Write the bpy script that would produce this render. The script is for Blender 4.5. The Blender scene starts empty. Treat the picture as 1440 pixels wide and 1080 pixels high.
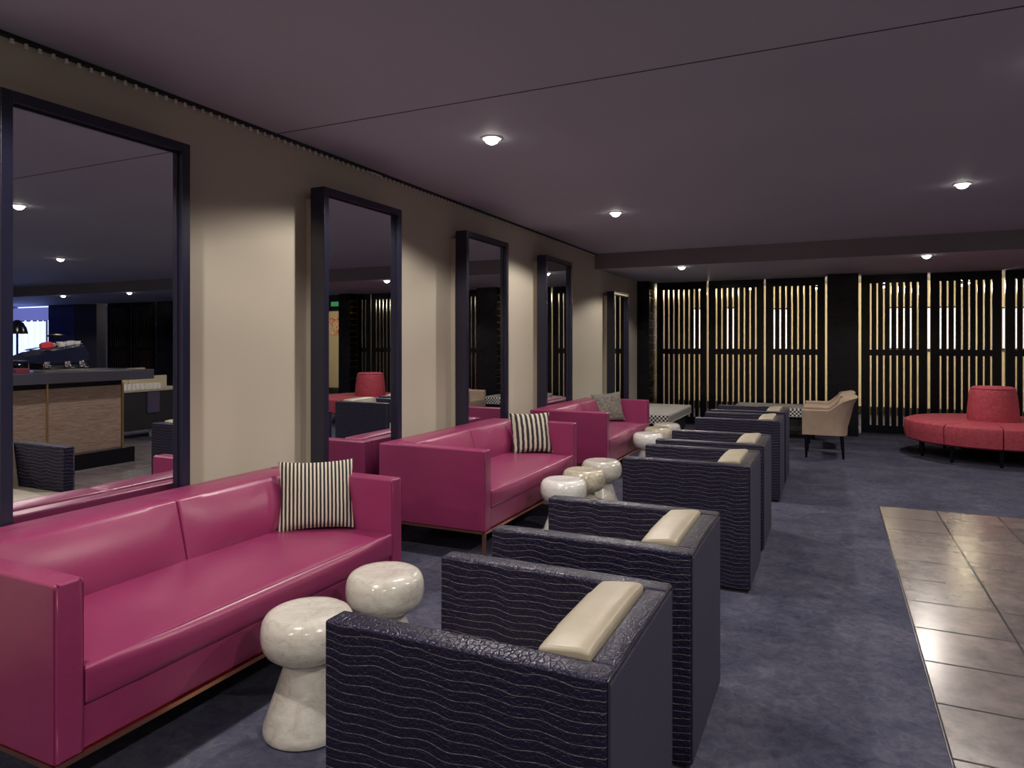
import bpy, bmesh, math, random
from mathutils import Vector, Matrix
random.seed(7)
PI = math.pi
sc = bpy.context.scene
COL = sc.collection

# ---------------------------------------------------------------- materials
MATS = {}
class N:
    def __init__(s, name):
        s.m = bpy.data.materials.new(name); s.m.use_nodes = True
        s.t = s.m.node_tree; s.b = s.t.nodes['Principled BSDF']
        MATS[name] = s.m
    def n(s, typ, **kw):
        x = s.t.nodes.new(typ)
        for k, v in kw.items():
            if k in x.inputs: x.inputs[k].default_value = v
            else: setattr(x, k, v)
        return x
    def l(s, a, b): s.t.links.new(a, b)
    def set(s, col=None, rough=None, metal=None, spec=None, coat=None, coatr=None):
        i = s.b.inputs
        if col: i['Base Color'].default_value = (*col, 1)
        if rough is not None: i['Roughness'].default_value = rough
        if metal is not None: i['Metallic'].default_value = metal
        if spec is not None: i['Specular IOR Level'].default_value = spec
        if coat is not None: i['Coat Weight'].default_value = coat
        if coatr is not None: i['Coat Roughness'].default_value = coatr
        return s
    def coord(s, scale=(1, 1, 1), kind='Object'):
        tc = s.n('ShaderNodeTexCoord'); mp = s.n('ShaderNodeMapping')
        mp.inputs['Scale'].default_value = scale
        s.l(tc.outputs[kind], mp.inputs['Vector']); return mp.outputs['Vector']
    def noise(s, scale, detail=4, vec=None, rough=0.5, dist=0):
        x = s.n('ShaderNodeTexNoise'); x.inputs['Scale'].default_value = scale
        x.inputs['Detail'].default_value = detail; x.inputs['Roughness'].default_value = rough
        x.inputs['Distortion'].default_value = dist
        if vec: s.l(vec, x.inputs['Vector'])
        return x.outputs['Fac']
    def ramp(s, fac, stops):
        r = s.n('ShaderNodeValToRGB'); e = r.color_ramp.elements
        while len(e) < len(stops): e.new(0.5)
        for k, (p, c) in enumerate(stops):
            e[k].position = p; e[k].color = (*c, 1)
        s.l(fac, r.inputs['Fac']); return r.outputs['Color']
    def math(s, op, a, b=None, c=None):
        x = s.n('ShaderNodeMath', operation=op)
        for k, v in enumerate((a, b, c)):
            if v is None: continue
            if isinstance(v, (int, float)): x.inputs[k].default_value = v
            else: s.l(v, x.inputs[k])
        return x.outputs[0]
    def bump(s, h, strength=0.3, dist=0.01):
        b = s.n('ShaderNodeBump'); b.inputs['Strength'].default_value = strength
        b.inputs['Distance'].default_value = dist
        s.l(h, b.inputs['Height']); s.l(b.outputs['Normal'], s.b.inputs['Normal'])
    def color(s, c): s.l(c, s.b.inputs['Base Color'])
    def mix(s, f, a, b):
        x = s.n('ShaderNodeMix', data_type='RGBA')
        for sock, v in ((x.inputs[0], f), (x.inputs[6], a), (x.inputs[7], b)):
            if isinstance(v, (int, float)): sock.default_value = v
            elif isinstance(v, tuple): sock.default_value = (*v, 1)
            else: s.l(v, sock)
        return x.outputs[2]
    def emit(s, col, k):
        s.b.inputs['Emission Color'].default_value = (*col, 1)
        s.b.inputs['Emission Strength'].default_value = k; return s

def simple(name, col, rough=0.5, metal=0, **kw):
    return N(name).set(col, rough, metal, **kw).m

def mk_leather(name, col, dark, rough):
    x = N(name); v = x.coord()
    x.set(col, rough, spec=0.6, coat=0.25, coatr=0.3)
    x.color(x.ramp(x.noise(3, 3, v), [(0.3, dark), (0.7, col)]))
    n = x.noise(260, 2, v); n2 = x.noise(7, 3, v)
    x.bump(x.math('ADD', x.math('MULTIPLY', n, 0.12), n2), 0.25, 0.01)
    return x.m
M_pink = mk_leather('magenta_leather', (0.290, 0.031, 0.118), (0.250, 0.026, 0.102), 0.36)
M_pipe = simple('magenta_piping', (0.16, 0.012, 0.06), 0.4)
M_copper = simple('copper_metal', (0.62, 0.30, 0.20), 0.3, 1.0)
M_brass = simple('brass_metal', (0.75, 0.52, 0.25), 0.3, 1.0)
M_chrome = simple('chrome_metal', (0.8, 0.8, 0.82), 0.15, 1.0)
M_black = simple('black_lacquer', (0.004, 0.004, 0.007), 0.22, spec=0.3)
M_blackm = simple('matt_black', (0.010, 0.010, 0.012), 0.6)
M_navy = simple('navy_gloss_frame', (0.014, 0.014, 0.034), 0.28)
M_mirror = simple('mirror_glass', (0.80, 0.82, 0.85), 0.0, 1.0)
M_white = simple('white_enamel', (0.75, 0.75, 0.73), 0.35)
M_cord = simple('dark_piping', (0.02, 0.018, 0.035), 0.35)

# crocodile embossed navy leather: thin pale wavy scoring on the upright faces, scales everywhere
x = N('navy_crocodile_leather'); x.set((0.013, 0.012, 0.03), 0.3, spec=0.45)
x.b.inputs['Specular Tint'].default_value = (0.75, 0.72, 1.0, 1)
tc = x.n('ShaderNodeTexCoord'); sp = x.n('ShaderNodeSeparateXYZ'); x.l(tc.outputs['Object'], sp.inputs[0])
X_, Y_, Z_ = sp.outputs
h = x.math('ADD', X_, Y_)
nz = x.noise(5, 2, tc.outputs['Object'])
w = x.math('SINE', x.math('ADD', x.math('MULTIPLY', h, 2 * PI / 0.15), x.math('MULTIPLY', nz, 5.0)))
t = x.math('ADD', x.math('DIVIDE', Z_, 0.0235), x.math('ADD', x.math('MULTIPLY', w, 0.17), x.math('MULTIPLY', nz, 1.6)))
fr = x.math('FRACT', t)
line = x.math('LESS_THAN', fr, 0.075)
n3 = x.noise(45, 2, tc.outputs['Object'])
geo = x.n('ShaderNodeNewGeometry'); sn = x.n('ShaderNodeSeparateXYZ')
x.l(geo.outputs['Normal'], sn.inputs[0])
side = x.math('LESS_THAN', x.math('ABSOLUTE', sn.outputs[2]), 0.5)
lm = x.math('MULTIPLY', x.math('MULTIPLY', line, side), x.math('MULTIPLY', n3, 1.3))
x.color(x.mix(lm, (0.009, 0.008, 0.024), (0.22, 0.20, 0.20)))
mp = x.n('ShaderNodeMapping'); mp.inputs['Scale'].default_value = (0.8, 0.5, 0.8); x.l(tc.outputs['Object'], mp.inputs['Vector'])
vo = x.n('ShaderNodeTexVoronoi', feature='DISTANCE_TO_EDGE'); vo.inputs['Scale'].default_value = 85
x.l(mp.outputs[0], vo.inputs['Vector'])
sc_h = x.math('MINIMUM', vo.outputs['Distance'], 0.12)
rid = x.math('MULTIPLY', x.math('POWER', x.math('ABSOLUTE', x.math('SUBTRACT', fr, 0.5)), 2.0), -0.35)
x.bump(x.math('ADD', x.math('ADD', x.math('MULTIPLY', sc_h, 2.6), x.math('MULTIPLY', x.noise(150, 2, tc.outputs['Object']), 0.5)), rid), 0.75, 0.004)
x.l(x.math('ADD', x.math('MULTIPLY', n3, 0.25), 0.22), x.b.inputs['Roughness'])
M_croc = x.m

x = N('slate_back_fabric'); v = x.coord(); x.set((0.03, 0.03, 0.05), 0.75)
x.color(x.ramp(x.noise(120, 3, v), [(0.3, (0.017, 0.017, 0.044)), (0.7, (0.030, 0.029, 0.066))]))
x.bump(x.noise(300, 2, v), 0.3, 0.003); M_slate = x.m

x = N('cream_leather'); v = x.coord(); x.set((0.56, 0.50, 0.38), 0.42)
x.color(x.ramp(x.noise(6, 3, v), [(0.3, (0.35, 0.31, 0.235)), (0.7, (0.42, 0.375, 0.29))]))
x.bump(x.noise(8, 3, v), 0.35, 0.012); M_cream = x.m

x = N('beige_velvet'); v = x.coord(); x.set((0.46, 0.34, 0.25), 0.7)
x.color(x.ramp(x.noise(5, 3, v), [(0.3, (0.34, 0.25, 0.19)), (0.7, (0.44, 0.33, 0.25))]))
x.bump(x.noise(200, 2, v), 0.2, 0.003); M_beige = x.m

x = N('ottoman_red_wool'); v = x.coord(); x.set((0.42, 0.045, 0.07), 0.75)
x.color(x.ramp(x.noise(30, 4, v), [(0.3, (0.32, 0.038, 0.062)), (0.7, (0.46, 0.062, 0.092))]))
x.bump(x.noise(25, 4, x.coord((1, 1, 5))), 0.4, 0.008); M_red = x.m

def mk_stool(name, a, b, c):
    x = N(name); v = x.coord(); x.set(b, 0.22, spec=0.5, coat=0.3, coatr=0.1)
    f = x.noise(14, 6, v, 0.65, 1.2)
    x.color(x.ramp(f, [(0.28, a), (0.48, b), (0.7, c)]))
    x.bump(x.noise(12, 4, x.coord((1, 1, 3))), 0.3, 0.01)
    return x.m
M_st_a = mk_stool('glazed_ceramic_grey', (0.44, 0.41, 0.36), (0.57, 0.55, 0.50), (0.66, 0.64, 0.60))
M_st_b = mk_stool('glazed_ceramic_mottled', (0.30, 0.25, 0.17), (0.52, 0.47, 0.37), (0.66, 0.62, 0.54))
M_st_c = mk_stool('glazed_ceramic_white', (0.60, 0.60, 0.58), (0.74, 0.74, 0.72), (0.80, 0.80, 0.79))

def mk_stripe(name, period, a, b, wob=0.12):
    x = N(name); x.set(a, 0.8)
    tc = x.n('ShaderNodeTexCoord'); sp = x.n('ShaderNodeSeparateXYZ'); x.l(tc.outputs['Object'], sp.inputs[0])
    nz = x.noise(22, 3, tc.outputs['Object'])
    ph = x.math('ADD', x.math('DIVIDE', sp.outputs[0], period), x.math('MULTIPLY', nz, wob))
    fr = x.math('FRACT', ph)
    tri = x.math('ABSOLUTE', x.math('SUBTRACT', fr, 0.5))
    x.color(x.ramp(tri, [(0.19, a), (0.27, b)]))
    x.bump(x.math('ADD', x.math('MULTIPLY', tri, -1.0), x.math('MULTIPLY', x.noise(200, 2, tc.outputs['Object']), 0.3)), 0.6, 0.006)
    return x.m
M_str1 = mk_stripe('fine_stripe_knit', 0.0185, (0.62, 0.57, 0.46), (0.016, 0.014, 0.022))
M_str2 = mk_stripe('bold_stripe_knit', 0.042, (0.56, 0.52, 0.43), (0.02, 0.017, 0.022), 0.25)
x = N('grey_chunky_knit'); v = x.coord(); x.set((0.2, 0.2, 0.2), 0.9)
f = x.noise(42, 4, x.coord((1, 1, 1)), 0.6, 2.0)
x.color(x.ramp(f, [(0.35, (0.07, 0.065, 0.07)), (0.6, (0.30, 0.28, 0.24))])); x.bump(f, 0.8, 0.012); M_str3 = x.m

x = N('houndstooth_weave'); x.set((0.4, 0.4, 0.4), 0.85)
ck = x.n('ShaderNodeTexChecker'); ck.inputs['Scale'].default_value = 38
ck.inputs['Color1'].default_value = (0.62, 0.60, 0.56, 1); ck.inputs['Color2'].default_value = (0.012, 0.012, 0.02, 1)
rot = x.n('ShaderNodeMapping'); rot.inputs['Location'].default_value = (0.003, 0.004, 0.005)
tc = x.n('ShaderNodeTexCoord'); x.l(tc.outputs['Object'], rot.inputs['Vector']); x.l(rot.outputs[0], ck.inputs['Vector'])
x.color(ck.outputs['Color']); M_hound = x.m

x = N('blue_grey_carpet'); v = x.coord(); x.set((0.05, 0.052, 0.09), 0.95, spec=0.15)
big = x.noise(2.2, 5, v, 0.6, 0.8); fine = x.noise(18, 6, v, 0.75, 1.0)
f = x.math('ADD', x.math('MULTIPLY', big, 0.45), x.math('MULTIPLY', fine, 0.55))
x.color(x.ramp(f, [(0.36, (0.036, 0.038, 0.070)), (0.52, (0.076, 0.078, 0.122)), (0.66, (0.128, 0.126, 0.172))]))
x.bump(x.noise(160, 3, v), 0.6, 0.01); M_carpet = x.m

x = N('glossy_brown_tile'); x.set((0.2, 0.17, 0.16), 0.2)
tc = x.n('ShaderNodeTexCoord'); br = x.n('ShaderNodeTexBrick')
br.offset = 0.0; br.squash = 1.0
mp = x.n('ShaderNodeMapping'); mp.inputs['Location'].default_value = (-0.363, 0.041, 0)
x.l(tc.outputs['Object'], mp.inputs['Vector']); x.l(mp.outputs[0], br.inputs['Vector'])
for k, vv in {'Scale': 1.0, 'Mortar Size': 0.006, 'Mortar Smooth': 0.1, 'Brick Width': 0.42, 'Row Height': 0.392}.items():
    br.inputs[k].default_value = vv
br.inputs['Color1'].default_value = (0.110, 0.093, 0.098, 1); br.inputs['Color2'].default_value = (0.165, 0.143, 0.148, 1)
br.inputs['Mortar'].default_value = (0.02, 0.018, 0.02, 1)
nn = x.noise(7, 8, tc.outputs['Object'], 0.7, 0.15)
cl = x.ramp(nn, [(0.35, (0.75, 0.75, 0.78)), (0.65, (1.3, 1.26, 1.22))])
mm = x.n('ShaderNodeMix', data_type='RGBA', blend_type='MULTIPLY'); mm.inputs[0].default_value = 1
x.l(br.outputs['Color'], mm.inputs[6]); x.l(cl, mm.inputs[7]); x.color(mm.outputs[2])
x.l(x.math('ADD', x.math('MULTIPLY', nn, 0.12), x.math('ADD', x.math('MULTIPLY', br.outputs['Fac'], 0.7), 0.17)), x.b.inputs['Roughness'])
x.bump(x.math('MULTIPLY', br.outputs['Fac'], -1.0), 0.25, 0.002); x.set(spec=0.8); M_tile = x.m

def mk_paint(name, a, b, rough=0.8, bump=0.08):
    x = N(name); v = x.coord(); x.set(a, rough)
    x.color(x.ramp(x.noise(0.8, 4, v), [(0.35, a), (0.65, b)])); x.bump(x.noise(120, 2, v), bump, 0.004); return x.m
M_wall = mk_paint('beige_wall_paint', (0.475, 0.430, 0.350), (0.505, 0.458, 0.375))
M_ceil = mk_paint('bounce_tinted_ceiling_paint', (0.385, 0.390, 0.490), (0.410, 0.415, 0.515), 0.7)  # purplish bounce light put into the colour of a pale ceiling
M_beam = mk_paint('taupe_bulkhead_paint', (0.20, 0.18, 0.20), (0.22, 0.20, 0.215))
M_darkw = mk_paint('dark_wall_paint', (0.03, 0.03, 0.045), (0.035, 0.035, 0.05), 0.5)
M_warm = mk_paint('cream_wall_paint', (0.62, 0.55, 0.37), (0.66, 0.58, 0.41))

x = N('black_boarded_cladding'); x.set((0.006, 0.006, 0.010), 0.28, spec=0.3)
tc = x.n('ShaderNodeTexCoord'); sp = x.n('ShaderNodeSeparateXYZ'); x.l(tc.outputs['Object'], sp.inputs[0])
fr = x.math('FRACT', x.math('DIVIDE', sp.outputs[2], 0.127))
x.bump(x.math('GREATER_THAN', fr, 0.05), 1.0, 0.01)
x.l(x.math('ADD', x.math('MULTIPLY', x.noise(3, 3, tc.outputs['Object']), 0.25), 0.15), x.b.inputs['Roughness'])
M_boards = x.m

x = N('rough_sawn_walnut'); v = x.coord((1, 1, 9)); x.set((0.2, 0.12, 0.08), 0.6)
f = x.noise(9, 6, v, 0.7, 0.5)
x.color(x.ramp(f, [(0.3, (0.12, 0.075, 0.055)), (0.7, (0.27, 0.18, 0.135))])); x.bump(f, 0.6, 0.01); M_walnut = x.m
M_stone = simple('charcoal_stone', (0.04, 0.038, 0.055), 0.3)
M_lens = N('lit_downlight_lens').set((1, 1, 1), 0.5).emit((1.0, 0.93, 0.82), 16).m
M_warmlens = N('lit_warm_bulb').set((1, 1, 1), 0.5).emit((1.0, 0.78, 0.38), 60).m
M_day = N('daylit_pane').set((0.8, 0.85, 1), 0.3).emit((0.72, 0.80, 1.0), 1.5).m
M_daywarm = N('daylit_pane_neutral').set((0.9, 0.9, 1), 0.3).emit((1.0, 0.90, 0.94), 0.85).m
M_blind = N('backlit_blue_roller_blind').set((0.22, 0.26, 0.60), 0.8).emit((0.28, 0.30, 0.85), 0.55).m  # emission stands in for daylight coming through the cloth
M_blue = mk_paint('blue_lit_wall_paint', (0.03, 0.04, 0.16), (0.04, 0.05, 0.20), 0.5)  # blue light from the window painted into the wall colour
M_redlamp = N('glowing_red_lantern').set((0.8, 0.2, 0.1), 0.6).emit((1.0, 0.25, 0.12), 1.5).m
M_steeld = simple('espresso_blue_steel', (0.02, 0.025, 0.07), 0.2, 0.6)
M_cup = simple('white_porcelain', (0.78, 0.76, 0.72), 0.25)
M_redcloth = simple('red_cloth', (0.55, 0.03, 0.05), 0.8)
x = N('clear_glassware'); x.set((0.9, 0.92, 0.95), 0.05); x.b.inputs['Transmission Weight'].default_value = 0.8; M_glass = x.m
x = N('orange_white_poster'); v = x.coord((6, 6, 6)); x.set((0.8, 0.7, 0.5), 0.6)
x.color(x.ramp(x.noise(1.1, 2, v, 0.5, 2.0), [(0.46, (0.80, 0.70, 0.55)), (0.54, (0.72, 0.16, 0.05))])); M_poster = x.m

# ---------------------------------------------------------------- mesh helpers
def box(bm, x0, x1, y0, y1, z0, z1):
    r = bmesh.ops.create_cube(bm, size=1.0)
    for v in r['verts']:
        v.co.x = x0 if v.co.x < 0 else x1
        v.co.y = y0 if v.co.y < 0 else y1
        v.co.z = z0 if v.co.z < 0 else z1
    return r['verts']
def puff(bm, x0, x1, y0, y1, z0, z1, bx=0, by=0, bz=0, bx0=None, bz0=None, cuts=12):
    """box whose faces swell outward: bx/by/bz on the + faces, bx0/bz0 on the - faces"""
    if bx0 is None: bx0 = bx
    if bz0 is None: bz0 = bz
    b = bmesh.new(); bmesh.ops.create_cube(b, size=2.0)
    bmesh.ops.subdivide_edges(b, edges=b.edges[:], cuts=cuts, use_grid_fill=True)
    hx, hy, hz = (x1-x0)/2, (y1-y0)/2, (z1-z0)/2
    cx, cy, cz = (x1+x0)/2, (y1+y0)/2, (z1+z0)/2
    for v in b.verts:
        a, c, e = v.co
        qx = (1-c**4)*(1-e**4); qy = (1-a**4)*(1-e**4); qz = (1-a**4)*(1-c**4)
        v.co = (cx + a*hx + (a*bx if a > 0 else a*bx0)*qx, cy + c*hy + c*by*qy, cz + e*hz + (e*bz if e > 0 else e*bz0)*qz)
    me = bpy.data.meshes.new('t'); b.to_mesh(me); b.free(); bm.from_mesh(me); bpy.data.meshes.remove(me)
def lathe(bm, prof, segs=48, cx=0, cy=0, cap=True):
    rings = []
    for r, z in prof:
        rings.append([bm.verts.new((cx+r*math.cos(2*PI*k/segs), cy+r*math.sin(2*PI*k/segs), z)) for k in range(segs)])
    for a, b in zip(rings, rings[1:]):
        for k in range(segs):
            bm.faces.new((a[k], a[(k+1) % segs], b[(k+1) % segs], b[k]))
    if cap:
        bm.faces.new(list(reversed(rings[0]))); bm.faces.new(rings[-1])
def tube(bm, pts, r, segs=8, r1=None):
    pts = [Vector(p) for p in pts]; rings = []; n = len(pts)
    for i, p in enumerate(pts):
        d = (pts[min(i+1, n-1)] - pts[max(i-1, 0)]).normalized()
        u = d.cross(Vector((0, 0, 1)))
        if u.length < 0.05: u = d.cross(Vector((1, 0, 0)))
        u.normalize(); w = d.cross(u)
        rr = r if r1 is None else r + (r1-r)*i/(n-1)
        rings.append([bm.verts.new(p + (u*math.cos(2*PI*k/segs) + w*math.sin(2*PI*k/segs))*rr) for k in range(segs)])
    for a, b in zip(rings, rings[1:]):
        for k in range(segs): bm.faces.new((a[k], a[(k+1) % segs], b[(k+1) % segs], b[k]))
    bm.faces.new(list(reversed(rings[0]))); bm.faces.new(rings[-1])
def prism(bm, poly, y0, y1, axis='Y'):
    """poly in (x,z) extruded along y (axis Y), or (y,z) extruded along x (axis X)"""
    f = (lambda p, t: (p[0], t, p[1])) if axis == 'Y' else (lambda p, t: (t, p[0], p[1]))
    a = [bm.verts.new(f(p, y0)) for p in poly]; b = [bm.verts.new(f(p, y1)) for p in poly]
    n = len(poly)
    bm.faces.new(a); bm.faces.new(list(reversed(b)))
    for k in range(n): bm.faces.new((a[k], b[k], b[(k+1) % n], a[(k+1) % n]))
def obj(name, bm, mat, parent=None, bevel=0, segs=3, smooth=True, loc=(0, 0, 0), rot=(0, 0, 0)):
    bmesh.ops.recalc_face_normals(bm, faces=bm.faces[:])
    me = bpy.data.meshes.new(name); bm.to_mesh(me); bm.free()
    me.materials.append(mat)
    if smooth: me.shade_smooth()
    o = bpy.data.objects.new(name, me); COL.objects.link(o)
    o.location = loc; o.rotation_euler = rot
    if parent: o.parent = parent
    if bevel:
        md = o.modifiers.new('Bevel', 'BEVEL'); md.width = bevel; md.segments = segs
        md.limit_method = 'ANGLE'; md.angle_limit = math.radians(50); md.harden_normals = True
    elif smooth:
        me.set_sharp_from_angle(angle=math.radians(40))
    return o
def bx_obj(name, dims, mat, parent=None, bevel=0, **kw):
    bm = bmesh.new(); box(bm, *dims); return obj(name, bm, mat, parent, bevel, smooth=bool(bevel), **kw)
def thing(name, label, cat, loc=(0, 0, 0), rz=0, group=None):
    o = bpy.data.objects.new(name, None); COL.objects.link(o); o.empty_display_size = 0.1
    o.location = loc; o.rotation_euler = (0, 0, rz); return tag(o, label, cat, group)
def tag(o, label, cat, group=None):
    o['label'] = label; o['category'] = cat
    if group: o['group'] = group
    return o
def struct(o): o['kind'] = 'structure'; return o
def dup(root, loc, label, rz=None):
    r = root.copy(); COL.objects.link(r); r.location = loc; r['label'] = label
    if rz is not None: r.rotation_euler = (0, 0, rz)
    for ch in list(root.children):
        c = ch.copy(); COL.objects.link(c); c.parent = r
        for g in list(ch.children):
            d = g.copy(); COL.objects.link(d); d.parent = c
    return r

# ---------------------------------------------------------------- room
WX = -3.0; CZ = 2.638; LZ = 2.44; BY = 9.15; SY = 11.86; RX = 17.0; FY = -2.6
struct(bx_obj('floor', (WX-0.6, RX+.2, FY-.2, 16.2, -0.1, 0.0), M_carpet))
struct(bx_obj('floor', (0.363, 7.0, FY, 6.62, 0.0, 0.004), M_tile))
bm = bmesh.new(); box(bm, 0.359, 0.3625, FY, 6.624, 0, 0.005); box(bm, 0.359, 7.0, 6.62, 6.624, 0, 0.005)
struct(obj('trim_1', bm, M_stone, smooth=False))
struct(bx_obj('ceiling', (WX-0.2, RX+.2, FY-.2, BY, CZ, CZ+0.15), M_ceil))
struct(bx_obj('ceiling', (WX-0.2, RX+.2, BY, SY+.25, LZ, CZ+0.15), M_ceil))
struct(bx_obj('trim_2', (WX, RX, BY-0.02, BY, LZ-0.012, CZ), M_beam))
struct(bx_obj('trim_3', (WX, RX, 3.068, 3.075, CZ-0.0015, CZ+0.01), M_blackm))
struct(bx_obj('wall_left', (WX-0.2, WX, FY-.2, SY+.25, 0, CZ+.15), M_wall))
struct(bx_obj('wall_front', (WX, RX, FY-0.2, FY, 0, CZ+.15), M_wall))
struct(bx_obj('wall_right', (RX, RX+0.2, FY-.2, SY+.25, 0, CZ+.15), M_darkw))
struct(bx_obj('baseboard_left', (WX, WX+0.015, FY, 11.7, 0, 0.1), M_darkw, bevel=.003))
# boarded black piers between the slatted screens
def pier(name, x0, x1, y0, y1):
    return struct(bx_obj(name, (x0, x1, y0, y1, 0, LZ), M_boards, bevel=0.004))
pier('wall_pier', WX, -2.79, 11.40, SY+.2)
pier('wall_column', -0.066, 0.358, 11.40, SY+.1)
pier('wall_column', 3.50, 3.80, 11.60, SY+.1)
pier('wall_back', 5.05, 9.76, SY-.05, SY+.2)
# back wall at far right with its blue-lit window
bm = bmesh.new()
box(bm, 12.08, 13.0, SY-.05, SY+.2, 0, LZ); box(bm, 15.9, RX, SY-.05, SY+.2, 0, LZ); box(bm, 14.15, 15.9, SY-.05, SY+.2, 0, 0.75)
struct(obj('wall_back', bm, M_darkw, smooth=False))
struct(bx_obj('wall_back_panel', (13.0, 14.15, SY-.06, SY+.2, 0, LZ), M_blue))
wn = struct(bx_obj('window_1', (14.15, 15.9, SY+.12, SY+.14, 0.72, LZ), M_day))
bm = bmesh.new()
for xx in (14.15, 14.45, 14.68, 14.95, 15.25, 15.55, 15.84): box(bm, xx, xx+.06, SY+.02, SY+.10, .72, 2.1)
for zz in (.72, 1.3): box(bm, 14.15, 15.9, SY+.03, SY+.09, zz, zz+.035)
obj('mullions', bm, M_darkw, wn, smooth=False)
bx_obj('roller_blind', (14.17, 15.88, SY-.02, SY+.0, 2.04, 2.40), M_blind, wn)
# doorway to the lit room beyond
bm = bmesh.new(); box(bm, 3.80, 5.05, SY-.05, SY+.2, 2.10, LZ); box(bm, 4.99, 5.05, SY-.05, SY+.2, 0, 2.12)
struct(obj('door_1', bm, M_darkw, smooth=False))
# room beyond the screens
struct(bx_obj('wall_beyond', (WX-.6, 7.6, 15.0, 15.2, 0, 2.7), M_warm))
struct(bx_obj('wall_beyond_left', (-3.25, -3.08, SY+.2, 15.0, 0, 2.58), M_beam))  # set close and grey to stand in for weaker light at this end
struct(bx_obj('wall_beyond_right', (7.6, 7.8, SY+.2, 16.0, 0, 2.7), M_warm))
struct(bx_obj('ceiling', (WX-.6, RX+.2, SY+.25, 16.2, 2.58, 2.75), M_ceil))
struct(bx_obj('baseboard_back', (WX-.6, 7.6, 14.96, 15.0, 0, .16), M_blackm))
struct(bx_obj('wall_beyond_far', (7.8, RX+.2, 15.0, 15.2, 0, 2.7), M_beam))
for k, (x0, x1, z0, z1) in enumerate([(-2.72, -2.54, 1.28, 2.12), (-2.03, -1.85, 1.28, 2.12), (-1.12, -0.83, 1.28, 2.08),
                                      (0.99, 1.42, 1.30, 2.06), (1.615, 2.08, 1.29, 2.05), (2.79, 3.12, 1.30, 2.02)]):
    w_ = struct(bx_obj('window_%d' % (k+2), (x0, x1, 14.97, 14.99, z0, z1), M_daywarm))
    bm = bmesh.new()
    for a in ((x0-.03, x0, z0-.03, z1+.03), (x1, x1+.03, z0-.03, z1+.03), (x0, x1, z0-.03, z0), (x0, x1, z1, z1+.03)):
        box(bm, a[0], a[1], 14.94, 14.995, a[2], a[3])
    obj('window_frame', bm, M_blackm, w_, smooth=False)

# ---------------------------------------------------------------- slatted screens
H0, H1 = 0.02, LZ
def make_screen(w, n=8):
    t = thing('slatted_screen', '', 'screen', group='black slatted screens between the lounge and the room beyond')
    bm = bmesh.new(); st = 0.115
    box(bm, -w/2, -w/2+st, -.025, .025, H0, H1); box(bm, w/2-st, w/2, -.025, .025, H0, H1)
    box(bm, -w/2+st, w/2-st, -.025, .025, H0, .14); box(bm, -w/2+st, w/2-st, -.025, .025, 2.312, H1)
    obj('frame', bm, M_black, t, smooth=False)
    bx_obj('mid_rail', (-w/2+st, w/2-st, -.028, .025, 1.205, 1.297), M_black, t)
    bm = bmesh.new(); iw = w-2*st; gap = 0.026; sl = (iw-n*gap)/(n-1)
    for k in range(n-1):
        x0 = -w/2+st + gap*(k+1) + sl*k
        box(bm, x0, x0+sl, -.018, .018, .14, 1.205); box(bm, x0, x0+sl, -.018, .018, 1.297, 2.312)
    obj('slats', bm, M_black, t, smooth=False)
    bm = bmesh.new()
    for k in range(n):
        x0 = -w/2+st + (gap+sl)*k
        for z0, z1 in ((.14, 1.205), (1.297, 2.312)): box(bm, x0, x0+.005, -.024, -.004, z0, z1)
    box(bm, w/2-.005, w/2, -.029, -.026, .02, H1-.03)
    obj('brass_highlight_edging', bm, M_brass, t, smooth=False)  # strips added to draw the bright highlights along the slat edges
    bx_obj('foot_rail', (-w/2, w/2, -.03, .03, 0, .02), M_blackm, t)
    return t
s0 = make_screen(0.880)
scr = [(-2.338, 'black slatted screen panel beside the dark pier in the far left corner'),
       (-1.445, 'black slatted screen panel in the middle of the three left of the boarded column'),
       (-0.538, 'black slatted screen panel directly left of the boarded column behind the beige tub chairs'),
       (0.849, 'black slatted screen panel directly right of the boarded column'),
       (1.765, 'black slatted screen panel behind the round red ottoman'),
       (2.684, 'black slatted screen panel at the right edge of the view beyond the red ottoman'),
       (10.30, 'slatted screen panel reflected above the bar in the nearest mirror, rightmost there'),
       (11.23, 'slatted screen panel reflected above the bar in the nearest mirror, middle one'),
       ]
for k, (xx, lb) in enumerate(scr):
    if k == 0: s0.location = (xx, SY, 0); s0['label'] = lb
    else: dup(s0, (xx, SY, 0), lb)
s0.scale.x = .965
sn_ = make_screen(0.34, 2); sn_.location = (3.32, SY, 0); sn_['label'] = 'narrow slatted screen panel beside the doorway, seen in the second mirror'
# added brass strips standing in for light caught in the piers' board joints
bm = bmesh.new()
for k in range(18):
    z = .125+.127*k
    box(bm, -2.790, -2.784, 11.41, SY-.03, z, z+.010)
    box(bm, -.072, -.066, 11.41, SY-.03, z, z+.010); box(bm, .358, .364, 11.41, SY-.03, z, z+.010)
    box(bm, 3.494, 3.50, 11.61, SY-.03, z, z+.008)
struct(obj('trim_joint_glints', bm, M_brass, smooth=False))
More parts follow.
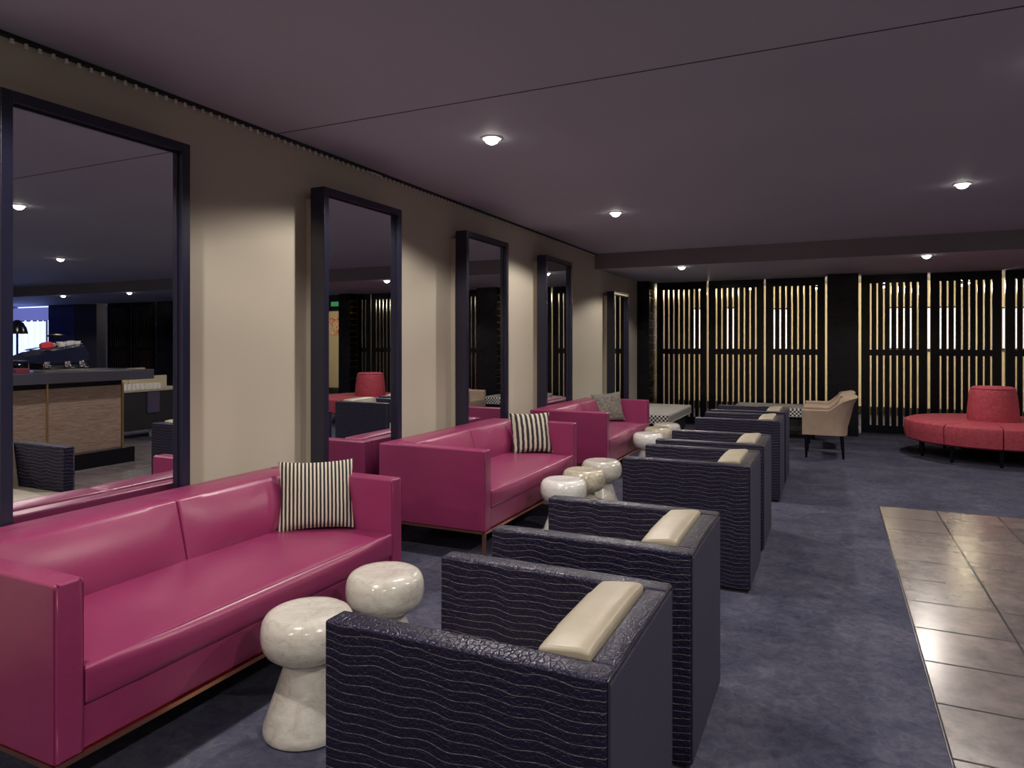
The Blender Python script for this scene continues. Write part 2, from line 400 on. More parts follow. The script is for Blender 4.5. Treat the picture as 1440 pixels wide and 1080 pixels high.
# warm spotlights beyond the screens
pts = [(-2.353, 2.432), (-2.261, 2.40), (-2.144, 2.375), (-1.349, 2.385), (-0.248, 2.36), (0.783, 2.345), (1.898, 2.335), (1.995, 2.37), (3.6, 2.36), (5.6, 2.36)]
names = ['first of the cluster of three behind the far left screen', 'middle of the cluster of three behind the far left screen',
         'last of the cluster of three behind the far left screen', 'behind the second screen panel from the left',
         'behind the screen just left of the boarded column', 'behind the screen just right of the boarded column',
         'larger of the pair behind the screen over the red ottoman', 'higher of the pair behind the screen over the red ottoman',
         'near the doorway at its left', 'inside the lit room past the doorway']
sp0 = None
for (xx, zz), nm in zip(pts, names):
    lb = 'warm ceiling spotlight glowing ' + nm
    if sp0 is None:
        sp0 = thing('spotlight', lb, 'light', (xx, 13.1, zz), group='warm spotlights in the room beyond the screens')
        bm = bmesh.new(); lathe(bm, [(.001, -.02), (.022, -.012), (.028, .005), (.02, .02), (.001, .026)], 16, cap=False); obj('bulb', bm, M_warmlens, sp0)
        bm = bmesh.new(); lathe(bm, [(.034, .005), (.038, .06), (.02, .09), (.006, .092)], 16); tube(bm, [(0, 0, .09), (0, 0, .14)], .006); obj('housing', bm, M_blackm, sp0)
    else: dup(sp0, (xx, 13.1, zz), lb)
    L = bpy.data.lights.new('spot_glow', 'POINT'); L.energy = (16 if xx < -2 else 40); L.color = (1.0, .83, .56); L.shadow_soft_size = .05
    lo = bpy.data.objects.new('spot_glow', L); COL.objects.link(lo); lo.location = (xx, 13.1, zz-.06)
for k, xx in enumerate((11.95, 11.05)):
    t = thing('red_lantern', 'glowing red lantern behind screens reflected in nearest mirror, ' + ('left one' if k == 0 else 'right one'), 'lantern', (xx, 13.0, 0))
    bm = bmesh.new(); lathe(bm, [(.05, 2.02), (.13, 2.08), (.16, 2.18), (.13, 2.28), (.05, 2.34)], 24); obj('shade', bm, M_redlamp, t)
    bm = bmesh.new(); tube(bm, [(0, 0, 2.34), (0, 0, 2.58)], .008); obj('cord', bm, M_blackm, t)
L = bpy.data.lights.new('far_glow', 'POINT'); L.energy = 60; L.color = (.95, .9, .8); L.shadow_soft_size = .1  # added lamp without a fixture, brightens the room behind the far screens
lo = bpy.data.objects.new('far_glow', L); COL.objects.link(lo); lo.location = (11.4, 13.8, 2.3)
tag(bx_obj('wall_poster', (6.45, 6.95, 14.97, 14.999, 1.62, 2.09), M_poster), 'orange and white poster in the lit doorway seen in the second mirror', 'poster')

t = thing('exit_sign', 'small green lit sign above the doorway, seen in the second mirror', 'sign', (4.02, SY-.05, 2.24))
bx_obj('housing', (-.15, .15, -.03, 0, -.07, .07), M_blackm, t, bevel=.004)
bx_obj('lit_face', (-.13, .13, -.034, -.03, -.05, .05), N('green_lit_sign').set((.1, .5, .2), .5).emit((.15, .8, .3), .25).m, t)
# ---------------------------------------------------------------- wall mirrors
def make_mirror(h1, w=0.838):
    t = thing('wall_mirror', '', 'mirror', group='tall framed mirrors along the beige wall')
    d = .175; e = .065; s = .045; h0 = .32
    bm = bmesh.new()
    # profiled frame: face, then reveal
    box(bm, e, d, -w/2, -w/2+s, h0, h1); box(bm, e, d, w/2-s, w/2, h0, h1)
    box(bm, e, d, -w/2+s, w/2-s, h1-s, h1); box(bm, e, d, -w/2+s, w/2-s, h0, h0+s)
    f = obj('frame', bm, M_navy, t, bevel=.004)
    bm = bmesh.new(); i = w/2-s
    for a in ((-i, -i+.008, h0+s, h1-s), (i-.008, i, h0+s, h1-s), (-i, i, h1-s-.008, h1-s), (-i, i, h0+s, h0+s+.008)):
        box(bm, .130, .146, *a)
    obj('inner_bead', bm, M_navy, f, smooth=False)
    bx_obj('glass', (.07, .140, -i, i, h0+s, h1-s), M_mirror, t)
    bx_obj('wall_batten', (0, e+.01, -i-.01, i+.01, h0+.06, h1-.06), M_wall, t)
    return t
m0 = make_mirror(2.363)
lab = ['tall dark framed mirror nearest the camera reflecting the bar', 'tall dark framed mirror between the first and second magenta sofas',
       'tall dark framed mirror behind the second magenta sofa', 'tall dark framed mirror behind the third magenta sofa']
for k, yy in enumerate((1.924, 3.728, 5.532, 7.325)):
    if k == 0: m0.location = (WX, yy, 0); m0['label'] = lab[0]
    else: dup(m0, (WX, yy, 0), lab[k])
m5 = make_mirror(2.143, .79); m5.location = (WX, 9.87, 0); m5['label'] = 'shorter dark framed mirror furthest away under the lowered ceiling'

# ---------------------------------------------------------------- ceiling track with gliders
t = thing('curtain_track', 'dark ceiling track with small white gliders along the beige wall', 'curtain track', (WX+.016, 0, CZ))
bm = bmesh.new(); box(bm, -.012, .012, -2.4, 9.25, -.016, 0); obj('rail', bm, M_blackm, t, smooth=False)
def glider(bm, y):
    box(bm, -.004, .004, y-.006, y+.006, -.020, -.014)
    prism(bm, [(y-.003, -.020), (y+.003, -.020), (y+.008, -.036), (y-.008, -.036)], -.004, .004, 'X')
bm = bmesh.new(); glider(bm, 0); g0 = None
for k in range(100):
    y = 1.631 + .0540*k
    if g0 is None: g0 = obj('glider', bm, M_white, t, smooth=False, loc=(0, y, 0)); continue
    g = g0.copy(); COL.objects.link(g); g.parent = t; g.location = (0, y, 0)
bm = bmesh.new()
for k in range(100, 141): glider(bm, 1.631+.054*k)
g = obj('gliders', bm, M_white, t, smooth=False); g['kind'] = 'stuff'
bx_obj('joiner', (-.006, .006, 3.98, 4.10, -.024, -.014), M_white, t)

# ---------------------------------------------------------------- ceiling downlights
def make_down():
    d = thing('ceiling_downlight', '', 'ceiling light', group='recessed ceiling downlights')
    bm = bmesh.new(); lathe(bm, [(.050, -.004), (.052, -.008), (.062, -.006), (.066, 0), (.050, 0)], 32, cap=False); obj('trim_ring', bm, M_white, d)
    bm = bmesh.new(); lathe(bm, [(.0005, -.040), (.018, -.037), (.034, -.028), (.045, -.012), (.049, -.001)], 32, cap=False); obj('lens', bm, M_lens, d)
    return d
dl = None
def dlabel(i, j):
    col = ['above the sofa aisle', 'above the open carpet', 'above the bar', 'in the first row past the bar',
           'in the second row past the bar', 'in the row furthest from the mirrors'][i]
    row = ['behind the camera', 'level with the nearest sofa', 'above the second sofa', 'above the third sofa', 'in the lowered ceiling'][j]
    return 'round recessed downlight ' + col + ', ' + row
for i, xx in enumerate((-1.863, .919, 4.59, 7.47, 9.66, 12.5)):
    for j, yy in enumerate((-1.53, 1.08, 3.685, 6.295, 9.45)):
        z = LZ if j == 4 else CZ
        if (i, j) == (1, 4): xx = 1.02
        if dl is None: dl = make_down(); dl.location = (xx, yy, z); dl['label'] = dlabel(i, j)
        else: dup(dl, (xx, yy, z), dlabel(i, j))
        L = bpy.data.lights.new('downlight_beam', 'SPOT'); L.energy = (112 if j < 4 else 75) * (1.0 if i < 2 else .6)
        L.spot_size = math.radians(150); L.spot_blend = .22; L.shadow_soft_size = .045; L.color = (1.0, .91, .82)
        lo = bpy.data.objects.new('downlight_beam', L); COL.objects.link(lo); lo.location = (xx, yy, z-.05)
# daylight from the far window
L = bpy.data.lights.new('window_daylight', 'AREA'); L.shape = 'RECTANGLE'; L.size = 1.6; L.size_y = 1.2; L.energy = 25; L.color = (.25, .35, 1.0)
lo = bpy.data.objects.new('window_daylight', L); COL.objects.link(lo); lo.location = (15.0, SY-.1, 1.40); lo.rotation_euler = (math.radians(-90), 0, 0)

# ---------------------------------------------------------------- sofas
def make_sofa(W=1.717, D=.815):
    t = thing('sofa', '', 'sofa', group='magenta leather sofas under the mirrors')
    hx, hy, a, zt, zb = D/2, W/2, .086, .715, .200
    bm = bmesh.new()
    for q in ((-hx, hx, -hy, -hy+.02), (-hx, hx, hy-.02, hy), (-hx, -hx+.02, -hy, hy), (hx-.02, hx, -hy, hy)): box(bm, *q, .185, .200)
    obj('base_frame', bm, M_copper, t, smooth=False)
    for sx in (-1, 1):
        for sy in (-1, 1):
            x0 = hx-.02 if sx > 0 else -hx; y0 = hy-.02 if sy > 0 else -hy
            bm = bmesh.new(); box(bm, x0, x0+.02, y0, y0+.02, 0, .185); box(bm, x0-.004, x0+.024, y0-.004, y0+.024, 0, .006)
            obj('leg', bm, M_copper, t, smooth=False)
    bx_obj('underside_panel', (-hx+.02, hx-.02, -hy+.02, hy-.02, .186, .200), M_blackm, t)
    for sy in (-1, 1):
        y0, y1 = (hy-a, hy) if sy > 0 else (-hy, -hy+a)
        bm = bmesh.new(); puff(bm, -hx, hx, y0, y1, zb, zt, bx=.002, by=.003, bz=.003, bz0=0, cuts=8)
        ar = obj('armrest', bm, M_pink, t, bevel=.012, segs=4)
        bm = bmesh.new()
        for yy in (y0+.002, y1-.002):
            tube(bm, [(-hx+.01, yy, zt-.013), (hx-.006, yy, zt-.013)], .0022, 6)
            tube(bm, [(hx-.003, yy, zb+.01), (hx-.003, yy, zt-.016)], .0022, 6)
        obj('piping', bm, M_pipe, ar)
    bm = bmesh.new(); puff(bm, -hx, -hx+.085, -hy+a, hy-a, zb, zt, bx=.004, bx0=.002, bz=.003, bz0=0, cuts=10)
    br_ = obj('backrest', bm, M_pink, t, bevel=.012, segs=4)
    bm = bmesh.new(); tube(bm, [(-hx+.002, -hy+a, zt-.012), (-hx+.002, hy-a, zt-.012)], .0022, 6)
    tube(bm, [(-hx+.083, -hy+a, zt-.004), (-hx+.083, hy-a, zt-.004)], .0022, 6); obj('piping', bm, M_pipe, br_)
    bm = bmesh.new(); puff(bm, -hx+.085, hx-.012, -hy+a, hy-a, zb, .336, bx=.004, bz=0, cuts=8); obj('seat_base', bm, M_pink, t, bevel=.01)
    bm = bmesh.new(); puff(bm, -hx+.085, hx+.004, -hy+a+.003, hy-a-.003, .338, .450, bx=.020, bx0=0, bz=.024, bz0=0, cuts=18)
    sc_ = obj('seat_cushion', bm, M_pink, t, bevel=.022, segs=5)
    bm = bmesh.new(); tube(bm, [(hx-.006, -hy+a+.01, .447), (hx+.002, -hy+a+.3, .451), (hx+.002, hy-a-.3, .451), (hx-.006, hy-a-.01, .447)], .002, 6)
    obj('piping', bm, M_pipe, sc_)
    for sy in (-1, 1):
        y0, y1 = (.003, hy-a-.003) if sy > 0 else (-hy+a+.003, -.003)
        bm = bmesh.new(); puff(bm, 0, 1, y0, y1, 0, 1, cuts=14)
        for v in bm.verts:
            u, w_ = v.co.x, v.co.z
            yy = (v.co.y-(y0+y1)/2)/((y1-y0)/2)
            z = .455 + w_*(.722-.455)
            xb = -hx+.086 + .0*w_; xf = -hx+.315 - .070*w_ + .030*(1-(2*w_-1)**2)*(1-yy**4)
            z += .012*(1-yy**4)*w_*(1-(2*u-1)**2)
            v.co.x = xb+(xf-xb)*u; v.co.z = z
        obj('back_cushion', bm, M_pink, t, bevel=.026, segs=5)
    return t
so = make_sofa()
so.location = (-2.393, 2.053, 0); so['label'] = 'magenta leather sofa nearest the camera with finely striped cushion on it'
dup(so, (-2.393, 4.690, 0), 'magenta leather sofa in the middle, carrying the boldly striped cushion')
dup(so, (-2.393, 7.265, 0), 'magenta leather sofa furthest away, carrying the grey knitted cushion')

def pillow(mat, label, loc, rz, tilt, w=.40, hgt=.40, T=.065, roll=0):
    bm = bmesh.new(); n = 22; V = {}
    for s in (-1, 1):
        for i in range(n+1):
            for j in range(n+1):
                u = -1+2*i/n; v = -1+2*j/n
                if s > 0 and (i in (0, n) or j in (0, n)): V[s, i, j] = V[-1, i, j]; continue
                k = ((1-u*u)*(1-v*v))**.42
                x = u*(w/2)*(1-.075*(1-v*v)); z = v*(hgt/2)*(1-.075*(1-u*u))
                V[s, i, j] = bm.verts.new((x, s*T*k, z+hgt/2))
    for s in (-1, 1):
        for i in range(n):
            for j in range(n):
                q = [V[s, i, j], V[s, i+1, j], V[s, i+1, j+1], V[s, i, j+1]]
                if s > 0: q.reverse()
                bm.faces.new(q)
    o = obj('throw_pillow', bm, mat, loc=loc, rot=(tilt, roll, rz))
    return tag(o, label, 'cushion', 'throw pillows on the sofas')
pillow(M_str1, 'square cushion with fine black and cream stripes on the nearest sofa', (-2.335, 2.680, .462), math.radians(42), math.radians(-18), .372, .350)
pillow(M_str2, 'square cushion with bold black and cream stripes on the middle sofa', (-2.305, 5.335, .462), math.radians(40), math.radians(-18), .360, .350)
pillow(M_str3, 'square grey chunky knit cushion on the furthest sofa', (-2.385, 7.850, .462), math.radians(38), math.radians(-16), .376, .350, roll=math.radians(-5))

# ---------------------------------------------------------------- armchairs (front faces -X)
def make_chair(W=.63, D=.73, H=.71):
    t = thing('armchair', '', 'armchair', group='navy crocodile leather armchairs in a row')
    hx, hy, a, b = D/2, W/2, .075, .062
    bx_obj('plinth', (-hx+.02, hx-.02, -hy+.02, hy-.02, 0, .02), M_blackm, t)
    for sy in (-1, 1):
        y0, y1 = (hy-a, hy) if sy > 0 else (-hy, -hy+a)
        bm = bmesh.new(); puff(bm, -hx, hx-.004, y0, y1, .018, H, bz=.004, bz0=0, bx=0, cuts=10)
        ar = obj('armrest', bm, M_croc, t, bevel=.014, segs=4)
        bm = bmesh.new()
        for yy in (y0+.004, y1-.004): tube(bm, [(-hx+.01, yy, H-.006), (hx-.008, yy, H-.006)], .003, 6)
        obj('piping', bm, M_cord, ar)
    bm = bmesh.new(); puff(bm, hx-b, hx-.004, -hy+a, hy-a, .018, H, bz=.004, bz0=0, cuts=10)
    bk = obj('backrest', bm, M_croc, t, bevel=.012, segs=4)
    bm = bmesh.new(); tube(bm, [(hx-.004, -hy+.008, H-.007), (hx-.004, hy-.008, H-.007)], .003, 6)
    for sy in (-1, 1): tube(bm, [(hx-.002, sy*(hy-.012), .02), (hx-.002, sy*(hy-.012), H-.01)], .0028, 6)
    obj('piping', bm, M_cord, bk)
    bx_obj('back_panel', (hx-.006, hx+.001, -hy+.018, hy-.018, .02, H-.016), M_slate, t, bevel=.002)
    bm = bmesh.new(); puff(bm, -hx+.006, hx-b, -hy+a, hy-a, .018, .28, bx0=.003, bz=0, cuts=6); obj('seat_base', bm, M_croc, t, bevel=.01)
    bm = bmesh.new(); puff(bm, -hx-.004, hx-b-.10, -hy+a+.003, hy-a-.003, .283, .415, bx=0, bx0=.010, bz=.018, bz0=0, cuts=14)
    obj('seat_cushion', bm, M_cream, t, bevel=.022, segs=4)
    # wedge shaped back cushion
    bm = bmesh.new(); puff(bm, 0, 1, -hy+a+.004, hy-a-.004, 0, 1, cuts=12)
    for v in bm.verts:
        u, w_ = v.co.x, v.co.z; yy = v.co.y/(hy-a)
        xb = hx-b-.002; xf = hx-b-.21 + .085*w_ - .028*(1-(2*w_-1)**2)*(1-yy**4)
        v.co.x = xf+(xb-xf)*u; v.co.z = .30 + w_*(.716-.30) + (.008*(1-yy**4) + .014*u)*w_*(1-(2*u-1)**4*.6)
    bc = obj('back_cushion', bm, M_cream, t, bevel=.011, segs=4)
    bm = bmesh.new()
    for sy in (-1, 1):
        yy = sy*(hy-a-.008); tube(bm, [(hx-b-.113, yy, .708), (hx-b-.06, yy, .716), (hx-b-.016, yy, .720)], .0012, 6)
    obj('seam', bm, M_cord, bc)
    return t
CX = -.778
ch = make_chair(); ch.location = (CX, 1.655, 0)
ch['label'] = 'navy crocodile leather armchair nearest the camera, first of the row'
for yy, lb in ((2.575, 'navy crocodile leather armchair second in the row, just behind the nearest one'),
               (4.315, 'navy crocodile leather armchair third in the row, first after the gap, beside mottled ceramic table'),
               (5.165, 'navy crocodile leather armchair fourth in the row, just behind the third'),
               (6.715, 'navy crocodile leather armchair fifth in the row, after the second gap'),
               (7.56, 'navy crocodile leather armchair last in the row, next to the beige tub chairs')):
    dup(ch, (CX, yy, 0), lb)

# ---------------------------------------------------------------- mushroom side tables
def make_table():
    t = thing('side_table', '', 'side table', group='mushroom shaped ceramic side tables')
    bm = bmesh.new(); lathe(bm, [(.146, 0), (.155, .006), (.158, .018), (.155, .035), (.130, .11), (.106, .18), (.090, .225), (.084, .245), (.086, .262), (.10, .275)], 64)
    obj('base', bm, M_st_a, t)
    bm = bmesh.new(); lathe(bm, [(.08, .268), (.105, .268), (.128, .276), (.148, .293), (.160, .316), (.165, .345), (.164, .376), (.158, .402), (.147, .419), (.130, .429), (.11, .431), (.08, .430), (.04, .428), (.001, .428)], 64, cap=False)
    obj('top', bm, M_st_a, t)
    return t
st0 = make_table(); st0.location = (-1.725, 1.934, 0); st0['label'] = 'grey white ceramic mushroom table nearest the camera, full base visible'
def st(x, y, lb, mat=None):
    o = dup(st0, (x*1.03, y*1.03, 0), lb)
    if mat:
        for c in o.children:
            c.data = c.data.copy(); c.data.materials[0] = mat
st(-1.672, 2.332, 'grey white ceramic mushroom table second from the camera, in front of the nearest sofa arm')
st(-1.683, 4.432, 'bright white ceramic mushroom table first of three before the middle sofa', M_st_c)
st(-1.675, 4.835, 'mottled beige ceramic mushroom table in the middle of three before the middle sofa', M_st_b)
st(-1.674, 5.265, 'pale speckled ceramic mushroom table last of three before the middle sofa', M_st_a)
st(-1.79/1.03, 7.06, 'white ceramic mushroom table first of three before the furthest sofa', M_st_c)
st(-1.80/1.03, 7.56, 'mottled beige ceramic mushroom table in the middle of three before the furthest sofa', M_st_b)
st(-1.80/1.03, 7.98, 'pale ceramic mushroom table furthest away of all', M_st_a)

# ---------------------------------------------------------------- houndstooth benches
def bench(label, x0, x1, y0, y1):
    t = thing('bench', label, 'bench', ((x0+x1)/2, (y0+y1)/2, 0), group='houndstooth upholstered benches')
    hx, hy = (x1-x0)/2, (y1-y0)/2
    bm = bmesh.new(); puff(bm, -hx, hx, -hy, hy, .32, .45, bz=.01, bz0=0, cuts=8); obj('seat', bm, M_hound, t, bevel=.02)
    bx_obj('base', (-hx+.08, hx-.08, -hy+.08, hy-.08, .12, .32), M_blackm, t)
    for sx in (-1, 1):
        for sy in (-1, 1):
            bm = bmesh.new(); xx, yy = sx*(hx-.12), sy*(hy-.12); box(bm, xx-.02, xx+.02, yy-.02, yy+.02, 0, .12); obj('leg', bm, M_black, t, smooth=False)
bench('black and white houndstooth bench behind the furthest sofa', -2.82, -1.945, 8.96, 10.62)
bench('black and white houndstooth bench behind the last navy armchair beside the tub chairs', -1.35, -.12, 10.65, 11.45)

# ---------------------------------------------------------------- beige tub chairs (front faces -X)
def make_tub():
    t = thing('tub_chair', '', 'armchair', group='beige tub chairs')
    # shell swept around the seat: path from left front, round the back, to right front
    path = []
    hw = .30; xb = .17; n = 36
    for k in range(n+1):
        s = k/n
        if s < .3: p = (-.335+ (xb-.17+.335)*(s/.3), -hw); 
        elif s > .7: p = (-.335+(xb-.17+.335)*((1-s)/.3), hw)
        else:
            a = -PI/2 + PI*(s-.3)/.4; sx = math.cos(a); sy = math.sin(a)
            p = (xb-.17 + .17*abs(sx)**.5, hw*(1 if sy > 0 else -1)*abs(sy)**.6)
        path.append(p)
    bm = bmesh.new(); rows = []
    for k, (x, y) in enumerate(path):
        s = k/n
        prev = Vector(path[max(k-1, 0)]); nxt = Vector(path[min(k+1, n)])
        d = (nxt-prev).normalized(); nrm = Vector((d.y, -d.x))
        f = max(0, min(1, (x+.06)/.23)); f = f*f*(3-2*f)
        zt = .59 + .165*f; flare = .10*f + .012
        ring = []
        for (o, z) in ((-.055, .30), (-.055, zt-.02), (-.045+flare*.9, zt-.004), (-.02+flare, zt+.002), (.0+flare, zt-.012), (.0+flare*.62, zt-.09), (.0+flare*.2, .46), (0, .38), (-.004, .285), (-.055, .285)):
            ring.append(bm.verts.new((x+nrm.x*o, y+nrm.y*o, z)))
        rows.append(ring)
    m = len(rows[0])
    for a, b in zip(rows, rows[1:]):
        for k in range(m): bm.faces.new((a[k], a[(k+1) % m], b[(k+1) % m], b[k]))
    bm.faces.new(rows[0]); bm.faces.new(list(reversed(rows[-1])))
    obj('shell', bm, M_beige, t)
    bm = bmesh.new(); puff(bm, -.33, .10, -.24, .24, .29, .44, bz=.015, bz0=0, bx=0, bx0=.01, cuts=10); obj('seat_cushion', bm, M_beige, t, bevel=.025, segs=4)
    for sx, sy in ((-.29, -.25), (-.29, .25), (.10, -.23), (.10, .23)):
        bm = bmesh.new(); tube(bm, [(sx, sy, .30), (sx+(.0 if sx < 0 else .02), sy, .0)], .024, 12, r1=.013); obj('leg', bm, M_black, t)
    return t
tb = make_tub(); tb.location = (.005, 9.33, 0); tb['label'] = 'beige tub chair with black tapered legs, the nearer one in front of the boarded column'
dup(tb, (.0, 10.12, 0), 'beige tub chair mostly hidden behind the nearer tub chair')

# ---------------------------------------------------------------- round ottoman
t = thing('round_ottoman', 'round red upholstered ottoman with tall cone backrest at the right edge', 'ottoman', (1.77, 10.0, 0))
R1 = .94; R0 = .20
for k in range(10):
    a0 = math.radians(-94+36*k); a1 = a0+math.radians(36)
    bm = bmesh.new(); g = .006/R1; m = 8
    prof = [(R0, .215), (R1-.035, .205), (R1-.008, .225), (R1, .30), (R1, .40), (R1-.012, .435), (R1-.05, .452), (R1-.3, .458), (R0, .455)]
    rings = []
    for q in range(m+1):
        a = a0+g+(a1-a0-2*g)*q/m; e = 1-.010*(abs(2*q/m-1)**6)
        rings.append([bm.verts.new((r*math.cos(a)*(e if r > .5 else 1), r*math.sin(a)*(e if r > .5 else 1), z)) for r, z in prof])
    for a, b in zip(rings, rings[1:]):
        for q in range(len(prof)): bm.faces.new((a[q], a[(q+1) % len(prof)], b[(q+1) % len(prof)], b[q]))
    bm.faces.new(rings[0]); bm.faces.new(list(reversed(rings[-1])))
    obj('seat_segment', bm, M_red, t)
    bm = bmesh.new(); lx, ly = .78*math.cos(a0), .78*math.sin(a0)
    tube(bm, [(lx, ly, .21), (lx, ly, 0)], .026, 10, r1=.018); obj('leg', bm, M_black, t)
bm = bmesh.new(); lathe(bm, [(.05, .44), (.262, .445), (.268, .50), (.262, .60), (.248, .74), (.236, .82), (.224, .85), (.20, .868), (.10, .872), (.001, .872)], 48, cap=False)
bc = obj('backrest_cone', bm, M_red, t)
bm = bmesh.new(); tube(bm, [(.229*math.cos(a), .229*math.sin(a), .846) for a in [2*PI*q/48 for q in range(49)]], .005, 6); obj('piping', bm, M_red, bc)
bm = bmesh.new(); lathe(bm, [(.15, .02), (.5, .17), (.5, .21), (.1, .21)], 32); obj('base', bm, M_blackm, t)

# ---------------------------------------------------------------- bar, seen in the nearest mirror
t = thing('bar_counter', 'walnut fronted bar counter with dark stone top reflected in the nearest mirror', 'bar counter', (.255, 0, 0))
bx_obj('plinth', (1.48, 2.38, .6, 5.41, 0, .18), M_black, t, bevel=.004)
bx_obj('body', (1.64, 2.36, .6, 5.36, .18, .965), M_blackm, t)
bx_obj('front_panel', (1.612, 1.64, .6, 5.33, .18, .905), M_walnut, t)
bx_obj('end_panel', (1.64, 2.36, 5.36, 5.375, .18, .905), M_walnut, t)
bx_obj('brass_strip', (1.604, 1.64, 4.48, 4.50, .18, .965), M_brass, t)
bx_obj('brass_strip', (1.604, 1.64, 5.335, 5.36, .18, .93), M_brass, t)
bx_obj('brass_strip', (1.604, 1.64, 3.02, 3.04, .18, .965), M_brass, t)
bx_obj('countertop', (1.50, 2.48, .5, 5.68, .965, 1.08), M_stone, t, bevel=.004)
# espresso machine
t = thing('espresso_machine', 'large dark blue espresso machine on the bar, seen in the nearest mirror', 'coffee machine', (2.235, 4.7, 1.08))
bm = bmesh.new(); prism(bm, [(-.33, .125), (-.25, .17), (-.14, .215), (.10, .26), (.30, .285), (.345, .19), (.35, .11), (.22, .085), (-.20, .085), (-.30, .10)], -.22, .22, 'X'); obj('body', bm, M_steeld, t, bevel=.012)
bm = bmesh.new(); box(bm, -.2, .2, -.15, .33, .02, .085); obj('base', bm, M_blackm, t, bevel=.006)
bm = bmesh.new(); tube(bm, [(-.18, .29, .31), (-.18, -.12, .24), (.18, -.12, .24), (.18, .29, .31)], .007); obj('cup_rail', bm, M_chrome, t)
bm = bmesh.new(); box(bm, -.22, -.02, -.15, .30, 0, .025); obj('drip_tray', bm, M_chrome, t, smooth=False)
for yy in (-.12, .10, .26):
    bm = bmesh.new(); lathe(bm, [(.03, .05), (.034, .07), (.034, .11), (.02, .12)], 20, cx=-.21, cy=yy); tube(bm, [(-.22, yy, .07), (-.33, yy, .05)], .011); obj('portafilter', bm, M_chrome, t)
bm = bmesh.new(); tube(bm, [(-.2, -.30, .12), (-.24, -.32, .08), (-.25, -.33, .01)], .006); obj('steam_wand', bm, M_chrome, t)
for sx in (-.16, .16):
    for yy in (-.1, .28):
        bm = bmesh.new(); tube(bm, [(sx, yy, .02), (sx, yy, 0)], .015); obj('foot', bm, M_blackm, t)
cup = None
spots = [(1.86, 4.80), (1.95, 4.84), (1.87, 4.88), (1.97, 4.93), (1.86, 4.97), (2.06, 4.90), (2.06, 4.80), (2.02, 5.0)]
where = ['at the front left', 'second from the front left', 'in the middle front', 'in the middle', 'at the front right', 'at the back middle', 'at the back left', 'at the far right']
for (xx, yy), w_ in zip(spots, where):
    z = 1.08 + .26 + (yy-4.8)*.125 + .004; xx += .255; lb = 'small white coffee cup on top of the espresso machine ' + w_
    if cup is None:
        bm = bmesh.new(); lathe(bm, [(.018, 0), (.022, .002), (.032, .03), (.037, .055), (.034, .055), (.028, .03), (.001, .008)], 20, cap=False)
        cup = thing('coffee_cup', lb, 'cup', (xx, yy, z), group='coffee cups on the espresso machine'); obj('bowl', bm, M_cup, cup)
        bm = bmesh.new(); tube(bm, [(.030, 0, .045), (.048, 0, .04), (.046, 0, .022), (.028, 0, .018)], .004); obj('handle', bm, M_cup, cup)
    else: dup(cup, (xx, yy, z), lb, rz=random.uniform(0, 6))
bm = bmesh.new(); puff(bm, -.05, .05, -.06, .06, 0, .045, bz=.02, cuts=6); tag(obj('folded_cloth', bm, M_redcloth, loc=(2.155, 4.66, 1.345), rot=(.12, 0, .3), bevel=.01), 'crumpled red cloth on top of the espresso machine', 'cloth')
# lamps on the bar
def dome_lamp(label, x, y, zr, R, h):
    t = thing('dome_lamp', label, 'lamp', (x, y, 1.08))
    zr -= 1.08
    bm = bmesh.new(); lathe(bm, [(R, zr), (R*.98, zr+.02), (R*.86, zr+h*.45), (R*.6, zr+h*.78), (R*.25, zr+h*.95), (.02, zr+h), (.018, zr+h-.01), (R*.24, zr+h*.93), (R*.58, zr+h*.76), (R*.83, zr+h*.44), (R*.95, zr+.01)], 40, cap=False); obj('shade', bm, M_black, t)
    bm = bmesh.new(); tube(bm, [(0, 0, .01), (0, 0, zr+h-.01)], .012); obj('pole', bm, M_black, t)
    bm = bmesh.new(); lathe(bm, [(.085, 0), (.085, .012), (.02, .022), (.001, .022)], 32, cap=False); bmesh.ops.holes_fill(bm, edges=bm.edges[:]); obj('base', bm, M_black, t)
dome_lamp('black dome lamp on a pole beside the espresso machine, seen in the nearest mirror', 2.54, 4.57, 1.50, .10, .155)
dome_lamp('small flat black lamp behind the espresso machine, seen in the nearest mirror', 2.54, 5.00, 1.47, .095, .04)
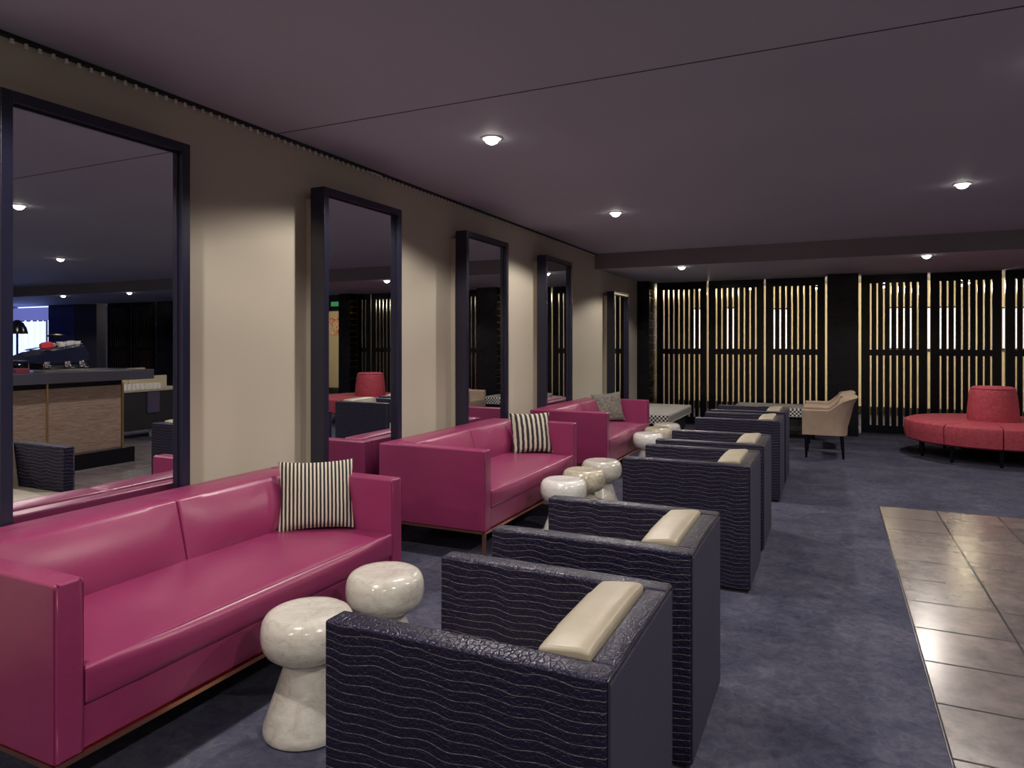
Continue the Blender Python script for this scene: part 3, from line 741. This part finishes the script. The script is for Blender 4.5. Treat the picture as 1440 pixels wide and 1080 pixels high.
# books / box and mugs at the left
tag(bx_obj('serving_box', (-.08, .08, -.07, .07, 0, .05), simple('dark_red_card', (.13, .015, .03), .5), bevel=.004, loc=(2.035, 4.30, 1.08)), 'low dark red box on the bar left of the espresso machine', 'box')
# service station further along
t = thing('service_station', 'low dark service cabinet with beige shelf back, reflected right of the bar', 'cabinet', (3.455, 6.85, 0))
bm = bmesh.new(); box(bm, .0, .6, -.55, .75, .12, .68); obj('cabinet_body', bm, M_blackm, t, bevel=.005)
bx_obj('worktop', (-.02, .62, -.57, .77, .68, .71), M_cream, t, bevel=.003)
bx_obj('back_panel', (.56, .60, -.57, .77, .71, .88), M_warm, t); bx_obj('tall_panel', (.52, .60, .10, .36, .71, 1.01), M_warm, t)
bx_obj('drawer', (-.02, .0, .0, .20, .36, .67), simple('plum_drawer', (.07, .05, .10), .4), t, bevel=.003)
for yy in (-.45, .12, .65): bx_obj('foot', (.0, .06, yy-.04, yy+.04, 0, .12), M_warm, t)
gl = None
for k in range(12):
    yy = 6.36+.07*k
    if gl is None:
        bm = bmesh.new(); lathe(bm, [(.001, .004), (.022, .004), (.024, .0), (.028, .05), (.026, .085), (.0245, .085), (.026, .05), (.022, .008), (.001, .008)], 16, cap=False)
        gl = tag(obj('drinking_glass', bm, M_cup, loc=(3.555, yy, .711)), 'clear drinking glass in the row standing on the service cabinet', 'glass', 'glasses on the service cabinet')
    else:
        g = gl.copy(); COL.objects.link(g); g.location = (3.555, yy, .711)

# ---------------------------------------------------------------- camera, world, view
cam = bpy.data.cameras.new('camera'); co = bpy.data.objects.new('camera', cam); COL.objects.link(co)
cam.sensor_width = 36; cam.lens = 24.0; cam.shift_y = -58/1440; cam.clip_start = .05
co.location = (0, 0, 1.4); co.rotation_euler = (PI/2, 0, math.atan2(450, 960))
sc.camera = co
w = bpy.data.worlds.new('world'); sc.world = w; w.use_nodes = True
w.node_tree.nodes['Background'].inputs[0].default_value = (.02, .02, .03, 1)
vs = sc.view_settings; vs.view_transform = 'Standard'; vs.look = 'None'; vs.gamma = 1; vs.exposure = 0.0; vs.use_curve_mapping = False
